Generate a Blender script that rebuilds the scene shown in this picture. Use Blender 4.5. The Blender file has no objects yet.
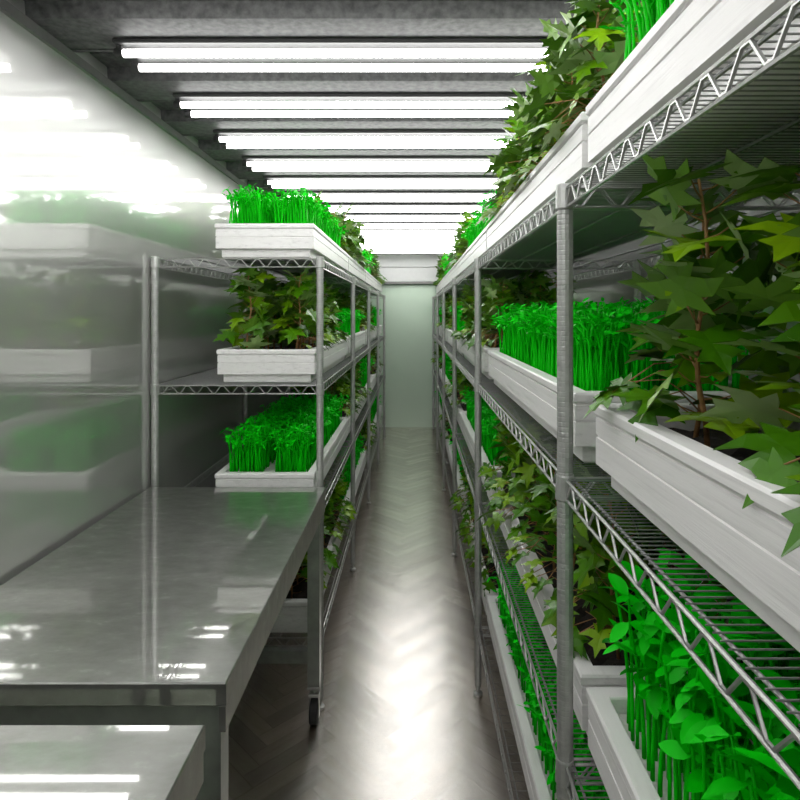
import bpy, bmesh, math, random
import numpy as np
from mathutils import Vector, Matrix

C = bpy.context.scene.collection
R = random.Random(7)
F = 1.58                                   # eye height above the floor
FOC = 600.0                                # focal length in pixels of the 800 px frame

# ------------------------------------------------------------------ materials
def new_mat(name):
    m = bpy.data.materials.new(name); m.use_nodes = True
    nt = m.node_tree
    return m, nt, nt.nodes['Principled BSDF']

def N(nt, t, **kw):
    n = nt.nodes.new(t)
    for k, v in kw.items(): setattr(n, k, v)
    return n

def coords(nt, scale=(1, 1, 1), kind='Object'):
    tc = N(nt, 'ShaderNodeTexCoord'); mp = N(nt, 'ShaderNodeMapping')
    mp.inputs['Scale'].default_value = scale
    nt.links.new(tc.outputs[kind], mp.inputs['Vector'])
    return mp.outputs['Vector']

def noise(nt, vec, scale, detail=4, rough=.55):
    n = N(nt, 'ShaderNodeTexNoise')
    n.inputs['Scale'].default_value = scale; n.inputs['Detail'].default_value = detail
    n.inputs['Roughness'].default_value = rough
    nt.links.new(vec, n.inputs['Vector'])
    return n.outputs['Fac']

def ramp(nt, fac, stops):
    r = N(nt, 'ShaderNodeValToRGB'); e = r.color_ramp.elements
    while len(e) < len(stops): e.new(.5)
    for el, (p, c) in zip(e, stops):
        el.position = p; el.color = (*c, 1) if len(c) == 3 else c
    nt.links.new(fac, r.inputs['Fac'])
    return r.outputs['Color']

def rng(nt, fac, a, b, lo=.3, hi=.7):
    r = N(nt, 'ShaderNodeMapRange')
    r.inputs['From Min'].default_value = lo; r.inputs['From Max'].default_value = hi
    r.inputs['To Min'].default_value = a; r.inputs['To Max'].default_value = b
    nt.links.new(fac, r.inputs['Value'])
    return r.outputs['Result']

def bump(nt, bsdf, fac, strength=.2, dist=.01):
    b = N(nt, 'ShaderNodeBump'); b.inputs['Strength'].default_value = strength; b.inputs['Distance'].default_value = dist
    nt.links.new(fac, b.inputs['Height']); nt.links.new(b.outputs['Normal'], bsdf.inputs['Normal'])

def island(nt):
    return N(nt, 'ShaderNodeNewGeometry').outputs['Random Per Island']

def plain(name, col, rough=.5, metal=0.0, var=.08, scale=30):
    m, nt, b = new_mat(name)
    f = noise(nt, coords(nt), scale)
    d = tuple(max(0, c * (1 - var)) for c in col); u = tuple(min(1, c * (1 + var)) for c in col)
    nt.links.new(ramp(nt, f, [(.3, d), (.7, u)]), b.inputs['Base Color'])
    b.inputs['Roughness'].default_value = rough; b.inputs['Metallic'].default_value = metal
    return m

def mat_tray():
    m, nt, b = new_mat('white_painted_wood')
    v = coords(nt, (14, 1.3, 30))
    f = noise(nt, v, 3.0, 6, .6)
    nt.links.new(ramp(nt, f, [(.28, (.72, .705, .70)), (.45, (.85, .835, .83)), (.75, (.88, .865, .86))]), b.inputs['Base Color'])
    b.inputs['Roughness'].default_value = .45
    bump(nt, b, f, .25, .004)
    return m

def mat_wall(name, col, rough, metal, coat):
    m, nt, b = new_mat(name)
    v = coords(nt, (1, 1, 1))
    f = noise(nt, v, 1.6, 3)
    nt.links.new(ramp(nt, f, [(.3, tuple(c * .95 for c in col)), (.7, col)]), b.inputs['Base Color'])
    nt.links.new(rng(nt, noise(nt, v, 5, 5), rough * .85, rough * 1.15), b.inputs['Roughness'])
    b.inputs['Metallic'].default_value = metal
    if coat > 0:
        gl = N(nt, 'ShaderNodeBsdfGlossy'); gl.inputs['Color'].default_value = (.92, .92, .91, 1); gl.inputs['Roughness'].default_value = .06
        mx = N(nt, 'ShaderNodeMixShader'); mx.inputs[0].default_value = coat
        nt.links.new(b.outputs[0], mx.inputs[1]); nt.links.new(gl.outputs[0], mx.inputs[2])
        nt.links.new(mx.outputs[0], nt.nodes['Material Output'].inputs['Surface'])
    return m

def mat_table():
    m, nt, b = new_mat('brushed_steel')
    v = coords(nt, (7, 13, 8))
    f = noise(nt, v, 2.2, 6, .65)
    nt.links.new(ramp(nt, f, [(.3, (.45, .445, .43)), (.60, (.48, .475, .46)), (.70, (.56, .555, .54))]), b.inputs['Base Color'])
    nt.links.new(rng(nt, f, .30, .40), b.inputs['Roughness'])
    b.inputs['Metallic'].default_value = .85
    gl = N(nt, 'ShaderNodeBsdfGlossy'); gl.inputs['Color'].default_value = (.80, .80, .78, 1); gl.inputs['Roughness'].default_value = .015
    mx = N(nt, 'ShaderNodeMixShader'); nt.links.new(rng(nt, f, .48, .34), mx.inputs[0])
    nt.links.new(b.outputs[0], mx.inputs[1]); nt.links.new(gl.outputs[0], mx.inputs[2])
    nt.links.new(mx.outputs[0], nt.nodes['Material Output'].inputs['Surface'])
    return m

def mat_floor():
    m, nt, b = new_mat('herringbone_wood')
    uv = N(nt, 'ShaderNodeUVMap'); uv.uv_map = 'UVMap'
    mp = N(nt, 'ShaderNodeMapping'); mp.inputs['Scale'].default_value = (2, 22, 1)
    nt.links.new(uv.outputs['UV'], mp.inputs['Vector'])
    isl = island(nt)
    add = N(nt, 'ShaderNodeVectorMath', operation='ADD')
    nt.links.new(mp.outputs['Vector'], add.inputs[0])
    sc = N(nt, 'ShaderNodeMath', operation='MULTIPLY'); sc.inputs[1].default_value = 57
    nt.links.new(isl, sc.inputs[0]); nt.links.new(sc.outputs[0], add.inputs[1])
    f = noise(nt, add.outputs[0], 2.0, 6, .6)
    c = ramp(nt, f, [(.3, (.08, .052, .03)), (.55, (.20, .145, .092)), (.75, (.40, .31, .22))])
    hv = N(nt, 'ShaderNodeHueSaturation'); nt.links.new(c, hv.inputs['Color'])
    nt.links.new(rng(nt, isl, .4, 1.6, 0, 1), hv.inputs['Value'])
    nt.links.new(hv.outputs['Color'], b.inputs['Base Color'])
    nt.links.new(rng(nt, f, .27, .36), b.inputs['Roughness'])
    b.inputs['Metallic'].default_value = 0.0
    gl = N(nt, 'ShaderNodeBsdfGlossy'); nt.links.new(ramp(nt, f, [(.3, (.84, .79, .73)), (.65, (.95, .925, .89))]), gl.inputs['Color'])
    nt.links.new(rng(nt, f, .255, .27), gl.inputs['Roughness'])
    h2 = N(nt, 'ShaderNodeHueSaturation'); nt.links.new(gl.inputs['Color'].links[0].from_socket, h2.inputs['Color'])
    nt.links.new(rng(nt, isl, .86, 1.0, 0, 1), h2.inputs['Value']); nt.links.new(h2.outputs['Color'], gl.inputs['Color'])
    mx = N(nt, 'ShaderNodeMixShader'); mx.inputs[0].default_value = .68
    nt.links.new(b.outputs[0], mx.inputs[1]); nt.links.new(gl.outputs[0], mx.inputs[2])
    nt.links.new(mx.outputs[0], nt.nodes['Material Output'].inputs['Surface'])
    bump(nt, b, f, .03, .001)
    return m

def mat_leaf(name, lo, mid, hi, rough=.42, spec=.3):
    m, nt, b = new_mat(name)
    nt.links.new(ramp(nt, island(nt), [(0, lo), (.55, mid), (1, hi)]), b.inputs['Base Color'])
    b.inputs['Roughness'].default_value = rough; b.inputs['Specular IOR Level'].default_value = spec
    return m

def mat_emit(name, col, s):
    m, nt, b = new_mat(name)
    b.inputs['Base Color'].default_value = (.9, .9, .9, 1)
    b.inputs['Emission Color'].default_value = (*col, 1); b.inputs['Emission Strength'].default_value = s
    return m

M = {}
M['tray'] = mat_tray()
M['soil'] = plain('dark_soil', (.020, .014, .010), .95, 0, .6, 90)
M['mat'] = plain('white_grow_mat', (.70, .70, .67), .8, 0, .15, 120)
M['wall'] = mat_wall('glossy_wall_panel', (.64, .64, .62), .44, .6, .42)
M['end'] = mat_wall('glossy_end_panel', (.60, .73, .60), .36, .25, 0)  # green in the base colour stands in for plants reflected in the panel
M['lintel'] = plain('white_lintel_paint', (.78, .78, .78), .4, 0, .02)
M['ceiling'] = plain('dark_ceiling_steel', (.085, .085, .085), .6, 0, .5, 45)
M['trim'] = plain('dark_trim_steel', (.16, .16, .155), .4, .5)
M['steel'] = mat_table()
M['frame'] = plain('shaded_steel_frame', (.32, .335, .32), .28, .8, .15, 20)  # table steel with the dark surroundings it reflects put into its colour
M['post'] = plain('ribbed_chrome_post', (.50, .50, .49), .42, .6, .12, 60)
M['wire'] = plain('chrome_wire', (.44, .44, .43), .34, .7, .08, 60)
M['deck'] = plain('grey_deck_wire', (.30, .30, .30), .4, .7, .08, 60)
M['rubber'] = plain('dark_caster_rubber', (.03, .03, .03), .6)
M['housing'] = plain('light_housing', (.03, .03, .03), .5)
M['tube'] = mat_emit('lit_tube', (1.0, .995, .98), 10.5)
M['leaf_top'] = mat_leaf('maple_leaf_upper', (.030, .125, .001), (.065, .20, .002), (.20, .36, .004), .30, .16)
M['leaf_under'] = mat_leaf('maple_leaf_underside', (.07, .19, .01), (.15, .31, .03), (.45, .58, .28))
M['stem'] = plain('brown_stem', (.34, .17, .06), .6, 0, .3, 80)
M['shoot_stem'] = mat_leaf('shoot_stem_green', (.001, .42, .002), (.002, .56, .003), (.003, .70, .004), .5, .1)
M['shoot_leaf'] = mat_leaf('shoot_leaf_green', (.001, .48, .002), (.002, .66, .004), (.004, .82, .006), .45, .12)
M['floor'] = mat_floor()
M['grout'] = plain('floor_joint', (.16, .145, .125), .27, .9)

# ------------------------------------------------------------------ mesh helpers
class MB:
    def __init__(s): s.v = []; s.f = []; s.m = []
    def face(s, idx, mi=0): s.f.append(tuple(idx)); s.m.append(mi)
    def box(s, x0, x1, y0, y1, z0, z1, mi=0, bev=0.0):
        b = len(s.v)
        if bev <= 0:
            s.v += [(x, y, z) for z in (z0, z1) for (x, y) in ((x0, y0), (x1, y0), (x1, y1), (x0, y1))]
            for q in ((3, 2, 1, 0), (4, 5, 6, 7), (0, 1, 5, 4), (1, 2, 6, 5), (2, 3, 7, 6), (3, 0, 4, 7)):
                s.face([b + i for i in q], mi)
        else:
            cx, cy = (x0 + x1) / 2, (y0 + y1) / 2; hx, hy = (x1 - x0) / 2, (y1 - y0) / 2
            s.loft([(hx - bev, hy - bev, z0), (hx, hy, z0 + bev), (hx, hy, z1 - bev), (hx - bev, hy - bev, z1)], cx, cy, mi, True, True)
    def loft(s, rings, cx=0, cy=0, mi=0, cap0=False, cap1=False):
        b = len(s.v)
        for hx, hy, z in rings:
            s.v += [(cx - hx, cy - hy, z), (cx + hx, cy - hy, z), (cx + hx, cy + hy, z), (cx - hx, cy + hy, z)]
        for k in range(len(rings) - 1):
            for j in range(4):
                a, c = b + k * 4 + j, b + k * 4 + (j + 1) % 4
                s.face((a, c, c + 4, a + 4), mi)
        if cap0: s.face((b + 3, b + 2, b + 1, b), mi)
        if cap1:
            t = b + 4 * (len(rings) - 1); s.face((t, t + 1, t + 2, t + 3), mi)
    def tube(s, pts, rad, n=6, mi=0, cap=True):
        pts = [Vector(p) for p in pts]
        if not hasattr(rad, '__len__'): rad = [rad] * len(pts)
        b = len(s.v); ref = None
        for i, p in enumerate(pts):
            d = (pts[min(i + 1, len(pts) - 1)] - pts[max(i - 1, 0)]).normalized()
            if ref is None:
                ref = d.orthogonal().normalized()
            ref = (ref - d * ref.dot(d)).normalized()
            o = d.cross(ref)
            for k in range(n):
                a = 2 * math.pi * k / n
                s.v.append(tuple(p + (ref * math.cos(a) + o * math.sin(a)) * rad[i]))
        for i in range(len(pts) - 1):
            for k in range(n):
                a, c = b + i * n + k, b + i * n + (k + 1) % n
                s.face((a, c, c + n, a + n), mi)
        if cap:
            s.face([b + k for k in range(n)][::-1], mi)
            t = b + (len(pts) - 1) * n; s.face([t + k for k in range(n)], mi)
    def lathe(s, prof, n=16, cx=0, cy=0, mi=0):
        b = len(s.v)
        for r, z in prof:
            for k in range(n):
                a = 2 * math.pi * k / n
                s.v.append((cx + r * math.cos(a), cy + r * math.sin(a), z))
        for i in range(len(prof) - 1):
            for k in range(n):
                a, c = b + i * n + k, b + i * n + (k + 1) % n
                s.face((a, c, c + n, a + n), mi)
        s.face([b + k for k in range(n)][::-1], mi)
        t = b + (len(prof) - 1) * n; s.face([t + k for k in range(n)], mi)
    def mesh(s, name, mats, smooth=False):
        me = bpy.data.meshes.new(name); me.from_pydata(s.v, [], s.f)
        for m in (mats if isinstance(mats, (list, tuple)) else [mats]): me.materials.append(m)
        me.polygons.foreach_set('material_index', s.m)
        if smooth: me.polygons.foreach_set('use_smooth', [True] * len(s.f))
        me.update()
        return me
    def arrays(s):
        return (np.array(s.v, dtype=np.float32), [tuple(f) for f in s.f], np.array(s.m, dtype=np.int32))

def link(name, data, parent=None, loc=None):
    o = bpy.data.objects.new(name, data); C.objects.link(o)
    if parent: o.parent = parent
    if loc: o.location = loc
    return o

def tag(o, label, cat, group=None):
    o['label'] = label; o['category'] = cat
    if group: o['group'] = group
    return o

def thing(name, label, cat, loc, group=None, rz=0):
    o = link(name, None, None, loc); o.rotation_euler = (0, 0, rz)
    o.empty_display_size = .05
    return tag(o, label, cat, group)

def structure(o): o['kind'] = 'structure'; return o

# ------------------------------------------------------------------ the room
XL, XR, Y0, Y1, ZC = -1.055, .945, -2.0, 8.3, 2.38

def build_floor():
    W, n = .068, 5
    bm = bmesh.new(); uvl = bm.loops.layers.uv.new('UVMap')
    c45 = math.cos(math.radians(45))
    cx, cy = (XL + XR) / 2, (Y0 + Y1) / 2
    g = .0004 / W
    K = 135
    for k in range(-K, K):
        for m in range(-15, 16):
            for hor in (0, 1):
                x0, y0 = (k + 2 * n * m, k) if hor else (k + 2 * n * m, k + 1)
                lx, ly = (n, 1) if hor else (1, n)
                mx, my = (x0 + lx / 2) * W, (y0 + ly / 2) * W
                px, py = cx + (mx - my) * c45, cy + (mx + my) * c45
                if not (XL - .3 < px < XR + .3 and Y0 - .3 < py < Y1 + .3): continue
                q = [(x0 + g, y0 + g), (x0 + lx - g, y0 + g), (x0 + lx - g, y0 + ly - g), (x0 + g, y0 + ly - g)]
                vs = [bm.verts.new((cx + (a - b) * W * c45, cy + (a + b) * W * c45, 0)) for a, b in q]
                f = bm.faces.new(vs)
                for lp, (a, b) in zip(f.loops, q):
                    u, v = ((a - x0) * W, (b - y0) * W) if hor else ((b - y0) * W, (a - x0) * W)
                    lp[uvl].uv = (u + k * .37, v + m * .11)
    for co, no in (((XL, 0, 0), (-1, 0, 0)), ((XR, 0, 0), (1, 0, 0)), ((0, Y0, 0), (0, -1, 0)), ((0, Y1, 0), (0, 1, 0))):
        bmesh.ops.bisect_plane(bm, geom=bm.verts[:] + bm.edges[:] + bm.faces[:], plane_co=co, plane_no=no, clear_outer=True)
    me = bpy.data.meshes.new('floor'); 
    for f in bm.faces: f.material_index = 0
    # joint bed just below the boards
    vs = [bm.verts.new(p) for p in ((XL, Y0, -.002), (XR, Y0, -.002), (XR, Y1, -.002), (XL, Y1, -.002))]
    f = bm.faces.new(vs); f.material_index = 1
    bm.to_mesh(me); bm.free()
    me.materials.append(M['floor']); me.materials.append(M['grout'])
    structure(link('floor', me))

build_floor()

def wall(name, x0, x1, y0, y1, z0, z1, mat):
    b = MB(); b.box(x0, x1, y0, y1, z0, z1)
    return structure(link(name, b.mesh(name, mat)))
wall('wall_left', XL - .08, XL, Y0, Y1, 0, ZC + .1, M['wall'])
wall('wall_right', XR, XR + .08, Y0, Y1, 0, ZC + .1, M['wall'])
wall('wall_back', XL - .08, XR + .08, Y1, Y1 + .08, 0, ZC + .1, M['end'])
wall('wall_front', XL - .08, XR + .08, Y0 - .08, Y0, 0, ZC + .1, M['end'])

PAIR0, PITCH = 1.82, .437
def build_ceiling():
    b = MB()
    k = -9; prof = []
    while True:
        pc = PAIR0 + PITCH * k
        if pc - .2 > Y1: break
        # lower board, joint groove, raised board, joint groove
        prof += [(pc - .195, .045), (pc - .190, 0), (pc - .004, 0), (pc, .012), (pc + .004, 0), (pc + .020, 0), (pc + .024, .045),
                 (pc + .125, .045), (pc + .129, .057), (pc + .133, .045)]
        k += 1
    prof = [(y, z) for y, z in prof if Y0 < y < Y1]
    prof = [(Y0, prof[0][1])] + prof + [(Y1, prof[-1][1])]
    n = len(prof)
    for y, z in prof: b.v += [(XL, y, ZC + z), (XR, y, ZC + z)]
    for y, z in (prof[0], prof[-1]): b.v += [(XL, y, ZC + .12), (XR, y, ZC + .12)]
    for i in range(n - 1): b.face((2 * i, 2 * i + 2, 2 * i + 3, 2 * i + 1))
    t = 2 * n
    b.face((t, t + 1, t + 3, t + 2)); b.face((0, 1, t + 1, t)); b.face((2 * n - 2, t + 2, t + 3, 2 * n - 1))
    b.face([2 * i for i in range(n)][::-1] + [t, t + 2]); b.face([2 * i + 1 for i in range(n)] + [t + 3, t + 1])
    structure(link('ceiling', b.mesh('ceiling', M['ceiling'])))
build_ceiling()
# header over the far end: two stacked white boxes with a joint, and a dark rail under it
b = MB(); b.box(XL, XR, Y1 - .16, Y1, F + .625, ZC, 0, .004); b.box(XL, XR, Y1 - .15, Y1, F + .425, F + .62, 0, .004)
structure(link('trim_1', b.mesh('trim', M['lintel'])))
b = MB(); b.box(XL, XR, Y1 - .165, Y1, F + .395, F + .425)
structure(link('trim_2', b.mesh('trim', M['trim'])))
b = MB(); b.box(XL, XL + .012, Y0, Y1, ZC - .03, ZC)
structure(link('trim_3', b.mesh('trim', M['trim'])))
b = MB(); b.box(XR - .012, XR, Y0, Y1, ZC - .03, ZC)
structure(link('trim_4', b.mesh('trim', M['trim'])))

# ------------------------------------------------------------------ ceiling lights
ORD = ['first', 'second', 'third', 'fourth', 'fifth', 'sixth', 'seventh', 'eighth', 'ninth', 'tenth', 'eleventh', 'twelfth', 'thirteenth', 'fourteenth', 'fifteenth', 'sixteenth']
TX0, TX1 = -.877, .77
def tube_mesh():
    b = MB(); L = TX1 - TX0
    b.tube([(-L / 2 + .012, 0, 0), (L / 2 - .012, 0, 0)], .0115, 12)
    return b.mesh('tube', M['tube'], False)
def cap_mesh():
    b = MB(); b.tube([(-.012, 0, 0), (.012, 0, 0)], .0145, 12); b.box(-.008, .008, -.007, .007, 0, .03)
    return b.mesh('end_cap', M['housing'])
def masking_batten_mesh():
    b = MB(); b.box(TX0, TX1, -.078, .078, .021, .034, 0, .003)  # made-up plate, wide and dark to hide the lit ceiling between the tubes
    return b.mesh('masking_batten', M['housing'])
tm, cm, bmh = tube_mesh(), cap_mesh(), masking_batten_mesh()
for k in range(-6, 14):
    y = PAIR0 + PITCH * k
    if y > Y1 - .2: break
    lab = ('twin white tube light across the ceiling, %s pair from the viewer' % ORD[k]) if k >= 0 else 'twin white tube light on the ceiling overhead, nearer than the pairs in view'
    t = thing('ceiling_light', lab, 'light', ((TX0 + TX1) / 2, y, F + .765), 'twin tube lights across the ceiling')
    link('masking_batten', bmh, t, (-(TX0 + TX1) / 2, 0, 0))
    for dy in (-.052, .052):
        zt = 0
        tb = link('tube', tm, t, (0, dy, zt))
        for sx in (-1, 1):
            link('end_cap', cm, tb, (sx * ((TX1 - TX0) / 2 - .010), 0, 0))
    if k == -6:
        h = MB(); h.box(-.02, .02, .04, .064, .034, .080); hm = h.mesh('hanger', M['housing'])
    for hx in (-.48, .48): link('hanger', hm, t, (hx, 0, 0))

# ------------------------------------------------------------------ wire shelving
LEV = [F + .22, F - .288, F - .785, F - 1.30]
LEVN = ['top', 'second', 'third', 'bottom']
PR = .0142
def post_mesh():
    b = MB(); z = .045; prof = [(PR * .95, z)]
    while z < LEV[0] + .004:
        prof += [(PR, z + .001), (PR, z + .0062), (PR * .975, z + .0071), (PR * .975, z + .0081)]
        z += .0088
    prof.append((PR * .8, z))
    b.lathe(prof, 14)
    return b.mesh('post', M['post'])
def foot_mesh():
    b = MB(); b.lathe([(.017, 0), (.019, .004), (.019, .010), (.007, .014), (.007, .034), (.0125, .036), (.0125, .046)], 12)
    return b.mesh('levelling_foot', M['wire'], False)
def collar_mesh():
    b = MB(); b.lathe([(PR + .001, -.040), (PR + .003, -.037), (PR + .002, .002), (PR + .001, .005)], 14)
    return b.mesh('collar', M['post'])
pm, fm, clm = post_mesh(), foot_mesh(), collar_mesh()

def truss(L, axis):
    b = MB(); h = .036
    a = (lambda t, z: (t, 0, z)) if axis == 'x' else (lambda t, z: (0, t, z))
    e = PR + .002
    b.tube([a(e, -.003), a(L - e, -.003)], .0027, 6); b.tube([a(e, -h), a(L - e, -h)], .0027, 6)
    n = max(2, round((L - 2 * e) / .068)); s = (L - 2 * e) / n; pts = []
    for i in range(n):
        t = e + i * s
        pts += [a(t + s * .04, -h + .003), a(t + s * .20, -h + .003), a(t + s * .5, -.006), a(t + s * .70, -.006)]
    pts.append(a(L - e - .002, -h + .003))
    b.tube(pts, .0021, 5)
    return b.mesh('edge_truss', M['wire'], False)
def deck(D, L, pitch=.0135, r=.0010):
    b = MB(); n = round(L / pitch); e = .004
    for i in range(1, n):
        y = L * i / n
        b.tube([(e, y, 0), (D - e, y, 0)], r, 4)
    for x in (.013, D - .013):
        b.tube([(x, .01, -.003), (x, L - .01, -.003)], .0022, 6)
    for x in (D * .25, D * .5, D * .75): b.tube([(x, .01, -.005), (x, L - .01, -.005)], .003, 6)
    return b.mesh('wire_deck', M['deck'], False)

def rack(side, xf, xb, y0, step, bays, label):
    D = abs(xb - xf); xmin = min(xf, xb)
    r = thing('wire_shelving_rack', label, 'shelving rack', (xmin, y0, 0), 'wire racks along the aisle')
    dlow = deck(D, step, .034, .0009)
    dm, tl, tw = deck(D, step), truss(step, 'y'), truss(D, 'x')
    for i in range(bays + 1):
        for x in (0, D):
            p = link('post', pm, r, (x, i * step, 0))
            link('levelling_foot', fm, p)
            for z in LEV: link('collar', clm, p, (0, 0, z))
    for i in range(bays):
        for z in LEV:
            s = link('wire_shelf', dlow if z == LEV[3] else dm, r, (0, i * step, z))
            link('edge_truss', tl, s, (0, 0, 0)); link('edge_truss', tl, s, (D, 0, 0))
            link('edge_truss', tw, s, (0, .006, 0)); link('edge_truss', tw, s, (0, step - .006, 0))
    return r
LX, LY, LS, LB = -.376, 2.40, 1.29, 4
RX, RY, RS, RB = .265, -.377, 1.43, 6
rack('left', LX, -1.036, LY, LS, LB, 'chrome wire shelving rack of four levels along the left wall, beyond the steel tables')
rack('right', RX, .925, RY, RS, RB, 'chrome wire shelving rack of four levels filling the right side of the aisle')

# ------------------------------------------------------------------ trays
TW, TH = .40, .136
def tray_meshes(L):
    hx, hy = TW / 2, L / 2
    b = MB()                                     # body: outer shell, floor, inner walls
    b.loft([(hx - .020, hy - .020, .036), (hx - .003, hy - .003, .036), (hx - .003, hy - .003, .080), (hx - .0055, hy - .0055, .081), (hx - .0055, hy - .0055, .084), (hx - .003, hy - .003, .085),
            (hx - .003, hy - .003, .112), (hx - .006, hy - .006, .113), (hx - .006, hy - .006, .116), (hx - .034, hy - .034, .116), (hx - .034, hy - .034, .050), ], 0, 0, 0, True, True)
    body = b.mesh('tray_body', M['tray'])
    b = MB()
    b.loft([(hx - .034, hy - .034, .1162), (hx - .003, hy - .003, .1162), (hx, hy, .120), (hx, hy, .132), (hx - .003, hy - .003, TH), (hx - .030, hy - .030, TH), (hx - .032, hy - .032, TH - .003), (hx - .034, hy - .034, .1162)])
    rim = b.mesh('rim', M['tray'])
    b = MB(); b.loft([(hx - .026, hy - .026, 0), (hx - .022, hy - .022, .004), (hx - .022, hy - .022, .0358)], 0, 0, 0, True, True)
    base = b.mesh('tray_base', M['tray'])
    return body, rim, base, L
def fill_mesh(L, name, mat, z, amp, seed):
    rr = random.Random(seed); b = MB(); hx, hy = TW / 2 - .035, L / 2 - .035
    nx, ny = 12, int(L / .03)
    for j in range(ny + 1):
        for i in range(nx + 1):
            b.v.append((-hx + 2 * hx * i / nx, -hy + 2 * hy * j / ny, z + rr.uniform(-amp, amp)))
    for j in range(ny):
        for i in range(nx):
            a = j * (nx + 1) + i; b.face((a, a + 1, a + nx + 2, a + nx + 1))
    m = len(b.v)
    b.v += [(-hx, -hy, .052), (hx, -hy, .052), (hx, hy, .052), (-hx, hy, .052)]
    b.face((m + 3, m + 2, m + 1, m))
    e = [[i for i in range(nx + 1)], [j * (nx + 1) + nx for j in range(ny + 1)], [ny * (nx + 1) + i for i in range(nx, -1, -1)], [j * (nx + 1) for j in range(ny, -1, -1)]]
    for q, ed in enumerate(e): b.face(ed[::-1] + [m + q, m + (q + 1) % 4])
    return b.mesh(name, mat)

# ------------------------------------------------------------------ leafy plants
HALF = [(.0, .0), (.12, -.07), (.43, -.17), (.25, .12), (.46, .13), (.80, .44), (.41, .42), (.19, .46), (.36, .69), (.14, .75), (.0, 1.06)]
MID = [(0, .3), (0, .5)]
LF = [(0, 1, 2, 3), (0, 3, 11), (11, 3, 4, 6), (4, 5, 6), (11, 6, 7, 12), (12, 7, 8, 9), (12, 9, 10)]
def add_leaf(b, mat, size, rr, m_up, m_dn):
    fold = rr.uniform(.05, .35); droop = rr.uniform(.05, .45); tw = rr.uniform(-.2, .2)
    def P(x, y, off):
        z = -droop * y * y * .6 + fold * abs(x) - .25 * x * x + tw * x * y
        return tuple(mat @ Vector((x * size, y * size, z * size + off)))
    for off, mi in ((.0004, m_up), (-.0004, m_dn)):
        for sx in (1, -1):
            base = len(b.v)
            b.v += [P(sx * x, y, off) for x, y in HALF + MID]
            for f in LF:
                ff = f if (sx > 0) == (off > 0) else f[::-1]
                b.face([base + i for i in ff], mi)
def weld(b):
    bm = bmesh.new(); vs = [bm.verts.new(v) for v in b.v]
    for f, m in zip(b.f, b.m):
        try: bm.faces.new([vs[i] for i in f]).material_index = m
        except ValueError: pass
    bmesh.ops.remove_doubles(bm, verts=bm.verts[:], dist=1e-5)
    return bm
def leaf_matrix(p, az, pitch, roll):
    return Matrix.Translation(p) @ Matrix.Rotation(az - math.pi / 2, 4, 'Z') @ Matrix.Rotation(pitch, 4, 'X') @ Matrix.Rotation(roll, 4, 'Y')
def plant(seed, H=.37, nleaf=32, lsize=(.058, .092), low=2, over=0):
    rr = random.Random(seed); st, fo = MB(), MB()
    lean = rr.uniform(0, 2 * math.pi); la = rr.uniform(.01, .04)
    def S(t):
        return Vector((la * t * math.cos(lean) + .006 * math.sin(9 * t + seed), la * t * math.sin(lean) + .006 * math.cos(8 * t + seed * 2), H * t))
    st.tube([S(i / 7) for i in range(8)], [.0042 - .0022 * i / 7 for i in range(8)], 6)
    az = rr.uniform(0, 6.28)
    for i in range(nleaf):
        t = .12 + .88 * (i + .5) / nleaf
        if i < low: t = rr.uniform(.05, .15)
        az += 2.4 + rr.uniform(-.5, .5)
        s = rr.uniform(*lsize) * (1.0 if t < .9 else .85)
        pl = rr.uniform(.025, .065) * (1.1 - .5 * t)
        up = rr.uniform(.1, .8) if i >= low else rr.uniform(.2, .6)
        p0 = S(t); p2 = p0 + Vector((math.cos(az) * pl, math.sin(az) * pl, pl * up)); p1 = (p0 + p2) / 2 + Vector((0, 0, -.003))
        st.tube([p0, p1, p2], [.0014, .0012, .001], 4)
        pitch = math.radians(rr.uniform(-62, 20) if rr.random() < .6 else rr.uniform(10, 75))
        if i < over:                              # long-stalked leaves that spill over the rim towards local +x
            az_o = rr.uniform(-.7, .7); p0 = S(rr.uniform(.12, .35)); l2 = rr.uniform(.075, .135)
            p2 = Vector((math.cos(az_o) * l2, math.sin(az_o) * l2, rr.uniform(.062, .10))); p1 = (p0 + p2) / 2 + Vector((0, 0, .02))
            st.tube([p0, p1, p2], [.0014, .0012, .001], 4)
            add_leaf(fo, leaf_matrix(p2, az_o + rr.uniform(-.3, .3), math.radians(rr.uniform(-45, -5)), math.radians(rr.uniform(-25, 25))), s * .8, rr, 0, 1)
            continue
        add_leaf(fo, leaf_matrix(p2, az + rr.uniform(-.3, .3), pitch, math.radians(rr.uniform(-35, 35))), s, rr, 0, 1)
    bm = weld(fo); fm_ = bpy.data.meshes.new('foliage'); bm.to_mesh(fm_); bm.free()
    fm_.materials.append(M['leaf_top']); fm_.materials.append(M['leaf_under'])
    return st.mesh('stem', M['stem'], True), fm_
PLANTS = [plant(s) for s in range(11, 19)]
TALL = [plant(s, .385, 32, (.062, .098), 3) for s in range(31, 37)]
EDGE = [plant(s, .355, 30, (.056, .088), 2, 4) for s in range(51, 56)]

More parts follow.
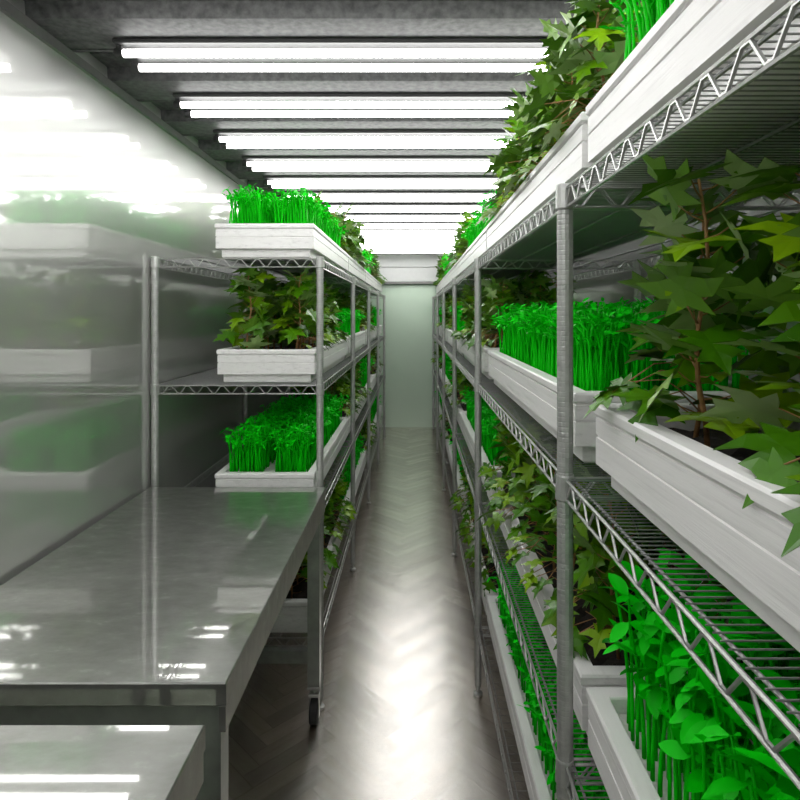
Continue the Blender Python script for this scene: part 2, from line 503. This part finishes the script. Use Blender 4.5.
# ------------------------------------------------------------------ green shoots
def shoot(seed, H, r, nl, ls, hook, low_poly=False):
    rr = random.Random(seed); st, lf = MB(), MB()
    az = rr.uniform(0, 6.28); d = Vector((math.cos(az), math.sin(az), 0)); be = rr.uniform(.01, .035)
    pts = []; ns = 5 if low_poly else 8
    for i in range(ns + 1):
        t = i / ns
        p = d * (be * t * t) + Vector((0, 0, H * t))
        if hook and t > .75:
            q = (t - .75) / .25; p += d * (.022 * q) - Vector((0, 0, H * .16 * q * q))
        pts.append(p)
    st.tube(pts, [r * (1 - .4 * i / ns) for i in range(ns + 1)], 4 if low_poly else 6)
    for k in range(nl):
        a = az + k * (math.pi if nl < 3 else 2.3) + rr.uniform(-.5, .5)
        t = 1.0 if k < 2 else rr.uniform(.6, .95)
        j = min(ns, int(round(t * ns))); p = pts[j]
        L = rr.uniform(*ls); w = L * rr.uniform(.36, .52)
        m = leaf_matrix(p, a, math.radians(rr.uniform(-40, 45)), math.radians(rr.uniform(-35, 35)))
        prof = [(0, .0), (.5, .30), (.46, .62), (.0, 1.0)] if low_poly else [(.06, .04), (.34, .18), (.5, .40), (.46, .62), (.28, .84), (0, 1.0)]
        fold = rr.uniform(.1, .4); dr = rr.uniform(.1, .5)
        rows = []
        for x, y in prof:
            z = -dr * y * y * .5
            row = []
            for sx in (-1, 0, 1):
                lf.v.append(tuple(m @ Vector((sx * x * w, y * L, (z * L + (abs(sx) * x * fold * w)))))); row.append(len(lf.v) - 1)
            rows.append(row)
        for q in range(len(rows) - 1):
            for c in (0, 1): lf.face((rows[q][c], rows[q][c + 1], rows[q + 1][c + 1], rows[q + 1][c]))
    return st, lf
def shoot_set(seeds, low, big=False):
    out = []
    for s in seeds:
        rr = random.Random(s * 3)
        if big: out.append(shoot(s, rr.uniform(.19, .25), .0033, rr.choice((4, 5, 6, 7)), (.026, .052), False, low))
        else: out.append(shoot(s, rr.uniform(.160, .195), .0032, rr.choice((2, 2, 3)), (.017, .030), rr.random() < .6, low))
    return out
HI = [(a.mesh('stem', M['shoot_stem'], True), c.mesh('foliage', M['shoot_leaf'], True)) for a, c in shoot_set(range(100, 110), False)]
HB = [(a.mesh('stem', M['shoot_stem'], True), c.mesh('foliage', M['shoot_leaf'], True)) for a, c in shoot_set(range(130, 140), False, True)]
def low_arrays(pair):
    a, c = pair
    nv = len(a.v); v = np.array(a.v + c.v, dtype=np.float32)
    f = [tuple(x) for x in a.f] + [tuple(i + nv for i in x) for x in c.f]
    mi = np.array([0] * len(a.f) + [1] * len(c.f), dtype=np.int32)
    ls = np.array([len(x) for x in f], dtype=np.int32); li = np.array([i for x in f for i in x], dtype=np.int32)
    return v, li, ls, mi
LO = [low_arrays(p) for p in shoot_set(range(100, 110), True)]
LOB = [low_arrays(p) for p in shoot_set(range(130, 140), True, True)]

# ------------------------------------------------------------------ place trays and what grows in them
shoots = []                                   # (x, y, z, rz, scale, big, score, tray phrase)
def phrase(side, bay, lev):
    return "%s tray from the front, %s rack's %s shelf" % (ORD[bay], side, LEVN[lev])
tray_cache = {}
def get_tray(L):
    if L not in tray_cache:
        tray_cache[L] = (tray_meshes(L), fill_mesh(L, 'soil', M['soil'], .098, .007, 3), fill_mesh(L, 'grow_mat', M['mat'], .112, .002, 5))
    return tray_cache[L]

def proj(x, y, z): return 414 + FOC * x / y, 313 - FOC * (z - F) / y

def fill_tray(side, bay, lev, xc, yc, L):
    z = LEV[lev] + .0036
    green = (bay + lev) % 2 == 0
    (body, rim, base, _), soil, gm = get_tray(L)
    ph = phrase(side, bay, lev)
    t = thing('planter_tray', ('white tray of bright green shoots, ' if green else 'white tray of leafy plants, ') + ph.replace(' tray', ''), 'planter tray', (xc, yc, z), 'white planter trays on the racks')
    link('tray_body', body, t); link('rim', rim, t); link('tray_base', base, t)
    link('grow_mat' if green else 'soil', gm if green else soil, t)
    aisle = -1 if side == 'right' else 1      # which way the aisle lies
    rr = random.Random(hash((side == 'left', bay, lev)) % 9973)
    far = yc > 4.6
    near = side == 'right' and bay == 0
    if green:
        big = near and lev == 2
        dx, dy = (.018, .021) if big else ((.024, .028) if far else (.0145, .0155))
        for row in (-1, 1):
            x0 = row * .094
            nx = int(.134 / dx); ny = int((L - .085) / dy)
            for i in range(nx):
                for j in range(ny):
                    x = x0 - .066 + (i + .5) * .132 / nx + rr.uniform(-.005, .005); y = -L / 2 + .0425 + (j + .5) * (L - .085) / ny + rr.uniform(-.005, .005)
                    X, Y, Z = xc + x, yc + y, z + .110
                    depth_line = i if row * aisle < 0 else nx - 1 - i
                    front = (row * aisle > 0 and (nx - 1 - i if aisle > 0 else i) < 2) or big or (side == 'left' and bay == 0 and j < 2)
                    sc = 0
                    if front and Y > .3:
                        u, v = proj(X, Y, Z + .12)
                        if 0 < u < 800 and -40 < v < 820: sc = 1 / Y
                    s = rr.uniform(.88, 1.12) * (1.25 if far else 1)
                    shoots.append((X, Y, Z, rr.uniform(0, 6.28), s, big, sc, ph, rr.randrange(10)))
    else:
        n = 10 if not far else 6
        lab = 'maple-leaved plant in the ' + ph
        for row in (-1, 1):
            for j in range(n):
                x = row * .098 + rr.uniform(-.03, .03); y = -L / 2 + .04 + (j + .5) * (L - .08) / n + rr.uniform(-.03, .03)
                if near and yc + y < .3: continue
                src = EDGE if row == aisle and not (near and j % 3) else (TALL if near or lev == 0 else PLANTS)
                sm, fmm = src[rr.randrange(len(src))]
                p = thing('leafy_plant', lab, 'plant', (xc + x, yc + y, z + .094), 'maple-leaved plants in the ' + ph, (0 if aisle > 0 else math.pi) + rr.uniform(-.5, .5) if src is EDGE else rr.uniform(0, 6.28))
                sc = rr.uniform(.86, 1.0) if lev else rr.uniform(.88, 1.1)
                p.scale = (sc, sc, sc)
                link('stem', sm, p); link('foliage', fmm, p)

for bay in range(LB):
    for lev in range(4):
        fill_tray('left', bay, lev, -.60, LY + LS * (bay + .5), 1.23 if lev == 1 else 1.275)
for bay in range(RB):
    for lev in range(4):
        if bay == 0 and lev == 3: continue     # wholly outside the frame
        fill_tray('right', bay, lev, .497, RY + RS * (bay + .5), 1.31 if lev == 1 else 1.40)

order = sorted(range(len(shoots)), key=lambda i: -shoots[i][6])
single = set(i for i in order[:300] if shoots[i][6] > 0)
for i in sorted(single):
    X, Y, Z, rz, s, big, sc, ph, var = shoots[i]
    st, lf = (HB if big else HI)[var]
    o = thing('green_shoot', ('tall broad-leaved shoot in the ' if big else 'bright green edge shoot in the ') + ph, 'shoot', (X, Y, Z), 'green shoots in the ' + ph, rz)
    o.scale = (s, s, s)
    link('stem', st, o); link('foliage', lf, o)
# the rest of the shoots, past the three hundred nearest
V, LI, LSZ, MI = [], [], [], []; off = 0
for i, (X, Y, Z, rz, s, big, sc, ph, var) in enumerate(shoots):
    if i in single: continue
    v, li, ls, mi = (LOB if big else LO)[var]
    c, sn = math.cos(rz) * s, math.sin(rz) * s
    w = np.empty_like(v); w[:, 0] = v[:, 0] * c - v[:, 1] * sn + X; w[:, 1] = v[:, 0] * sn + v[:, 1] * c + Y; w[:, 2] = v[:, 2] * s + Z
    V.append(w); LI.append(li + off); LSZ.append(ls); MI.append(mi); off += len(v)
V, LI, LSZ, MI = map(np.concatenate, (V, LI, LSZ, MI))
me = bpy.data.meshes.new('green_shoots')
me.vertices.add(len(V)); me.vertices.foreach_set('co', V.ravel())
me.loops.add(len(LI)); me.loops.foreach_set('vertex_index', LI.astype(np.int32))
me.polygons.add(len(LSZ)); st_ = np.concatenate(([0], np.cumsum(LSZ)[:-1])).astype(np.int32)
me.polygons.foreach_set('loop_start', st_); me.polygons.foreach_set('loop_total', LSZ)
me.materials.append(M['shoot_stem']); me.materials.append(M['shoot_leaf'])
me.polygons.foreach_set('material_index', MI)
me.update(calc_edges=True); me.validate()
o = link('green_shoots', me)
tag(o, 'dense rows of bright green shoots filling the other trays on both racks', 'shoots'); o['kind'] = 'stuff'

# ------------------------------------------------------------------ steel tables
TZ = F - .682
def table_parts():
    x0, x1, L = -1.036, -.346, 1.245          # local y runs 0..L
    P = {}
    b = MB(); b.box(x0, x1, 0, L, TZ - .044, TZ, 0, .0025); P['tabletop'] = b.mesh('tabletop', M['steel'])
    i = .015; lw = .046; a = []
    zt, zb = TZ - .0442, TZ - .094
    for q in ((x0 + i + lw, x1 - i - lw, i + .004, i + .03), (x0 + i + lw, x1 - i - lw, L - i - .03, L - i - .004), (x0 + .002, x0 + i - .0005, .003, L - .003), (x1 - i + .0005, x1 - .002, .003, L - .003)):
        b = MB(); b.box(q[0], q[1], q[2], q[3], zb, zt, 0, .0015); a.append(b.mesh('apron', M['steel' if q[1] - q[0] < .03 else 'frame']))
    P['apron'] = a
    b = MB(); b.box(-lw / 2, lw / 2, -lw / 2, lw / 2, .150, zt, 0, .003); P['leg'] = b.mesh('leg', M['frame'])
    b = MB(); b.box(x0 + i + lw, x1 - i - lw, L - i - lw + .008, L - i - .008, F - 1.345, F - 1.295, 0, .002); P['rail'] = b.mesh('lower_rail', M['frame'])
    b = MB(); b.box(-.024, .024, -.024, .024, .138, .1498, 0, .002); b.lathe([(.009, .118), (.012, .120), (.012, .138)], 10)
    b.box(-.020, .020, -.017, .013, .106, .118, 0, .002); b.box(-.020, -.0165, -.015, .012, .030, .108); b.box(.0165, .020, -.015, .012, .030, .108)
    P['fork'] = b.mesh('caster_bracket', M['wire'])
    b = MB(); b.tube([(-.015, 0, .046), (-.012, 0, .046), (.012, 0, .046), (.015, 0, .046)], [.041, .0455, .0455, .041], 20)
    P['wheel'] = b.mesh('caster_wheel', M['rubber'])
    P['pos'] = [(x, y) for x in (x0 + i + lw / 2, x1 - i - lw / 2) for y in (i + lw / 2, L - i - lw / 2)]
    return P
TP = table_parts()
def make_table(y, label):
    t = thing('steel_table', label, 'table', (0, y, 0), 'steel work tables by the left wall')
    link('tabletop', TP['tabletop'], t)
    for a in TP['apron']: link('apron', a, t)
    for (x, yy) in TP['pos']:
        l = link('leg', TP['leg'], t, (x, yy, 0)); link('caster_bracket', TP['fork'], l); link('caster_wheel', TP['wheel'], l)
    link('lower_rail', TP['rail'], t)
make_table(1.106, 'long grey steel table with mirror-like top, standing against the end of the left rack')
make_table(-.25, 'near grey steel table cut off by the lower left corner of the photo')

# ------------------------------------------------------------------ camera and world
cam = bpy.data.cameras.new('camera'); co = bpy.data.objects.new('camera', cam); C.objects.link(co)
co.location = (0, 0, F); co.rotation_euler = (math.pi / 2, 0, 0)
cam.sensor_width = 36; cam.lens = 36 * FOC / 800
cam.shift_x = -(414 - 400) / 800; cam.shift_y = -(400 - 313) / 800
cam.clip_start = .05
S = bpy.context.scene; S.camera = co
w = bpy.data.worlds.new('world'); S.world = w; w.use_nodes = True
w.node_tree.nodes['Background'].inputs['Color'].default_value = (.5, .5, .5, 1)
w.node_tree.nodes['Background'].inputs['Strength'].default_value = .02
vs = S.view_settings; vs.view_transform = 'Standard'; vs.look = 'None'; vs.gamma = 1; vs.use_curve_mapping = False; vs.exposure = 0.25
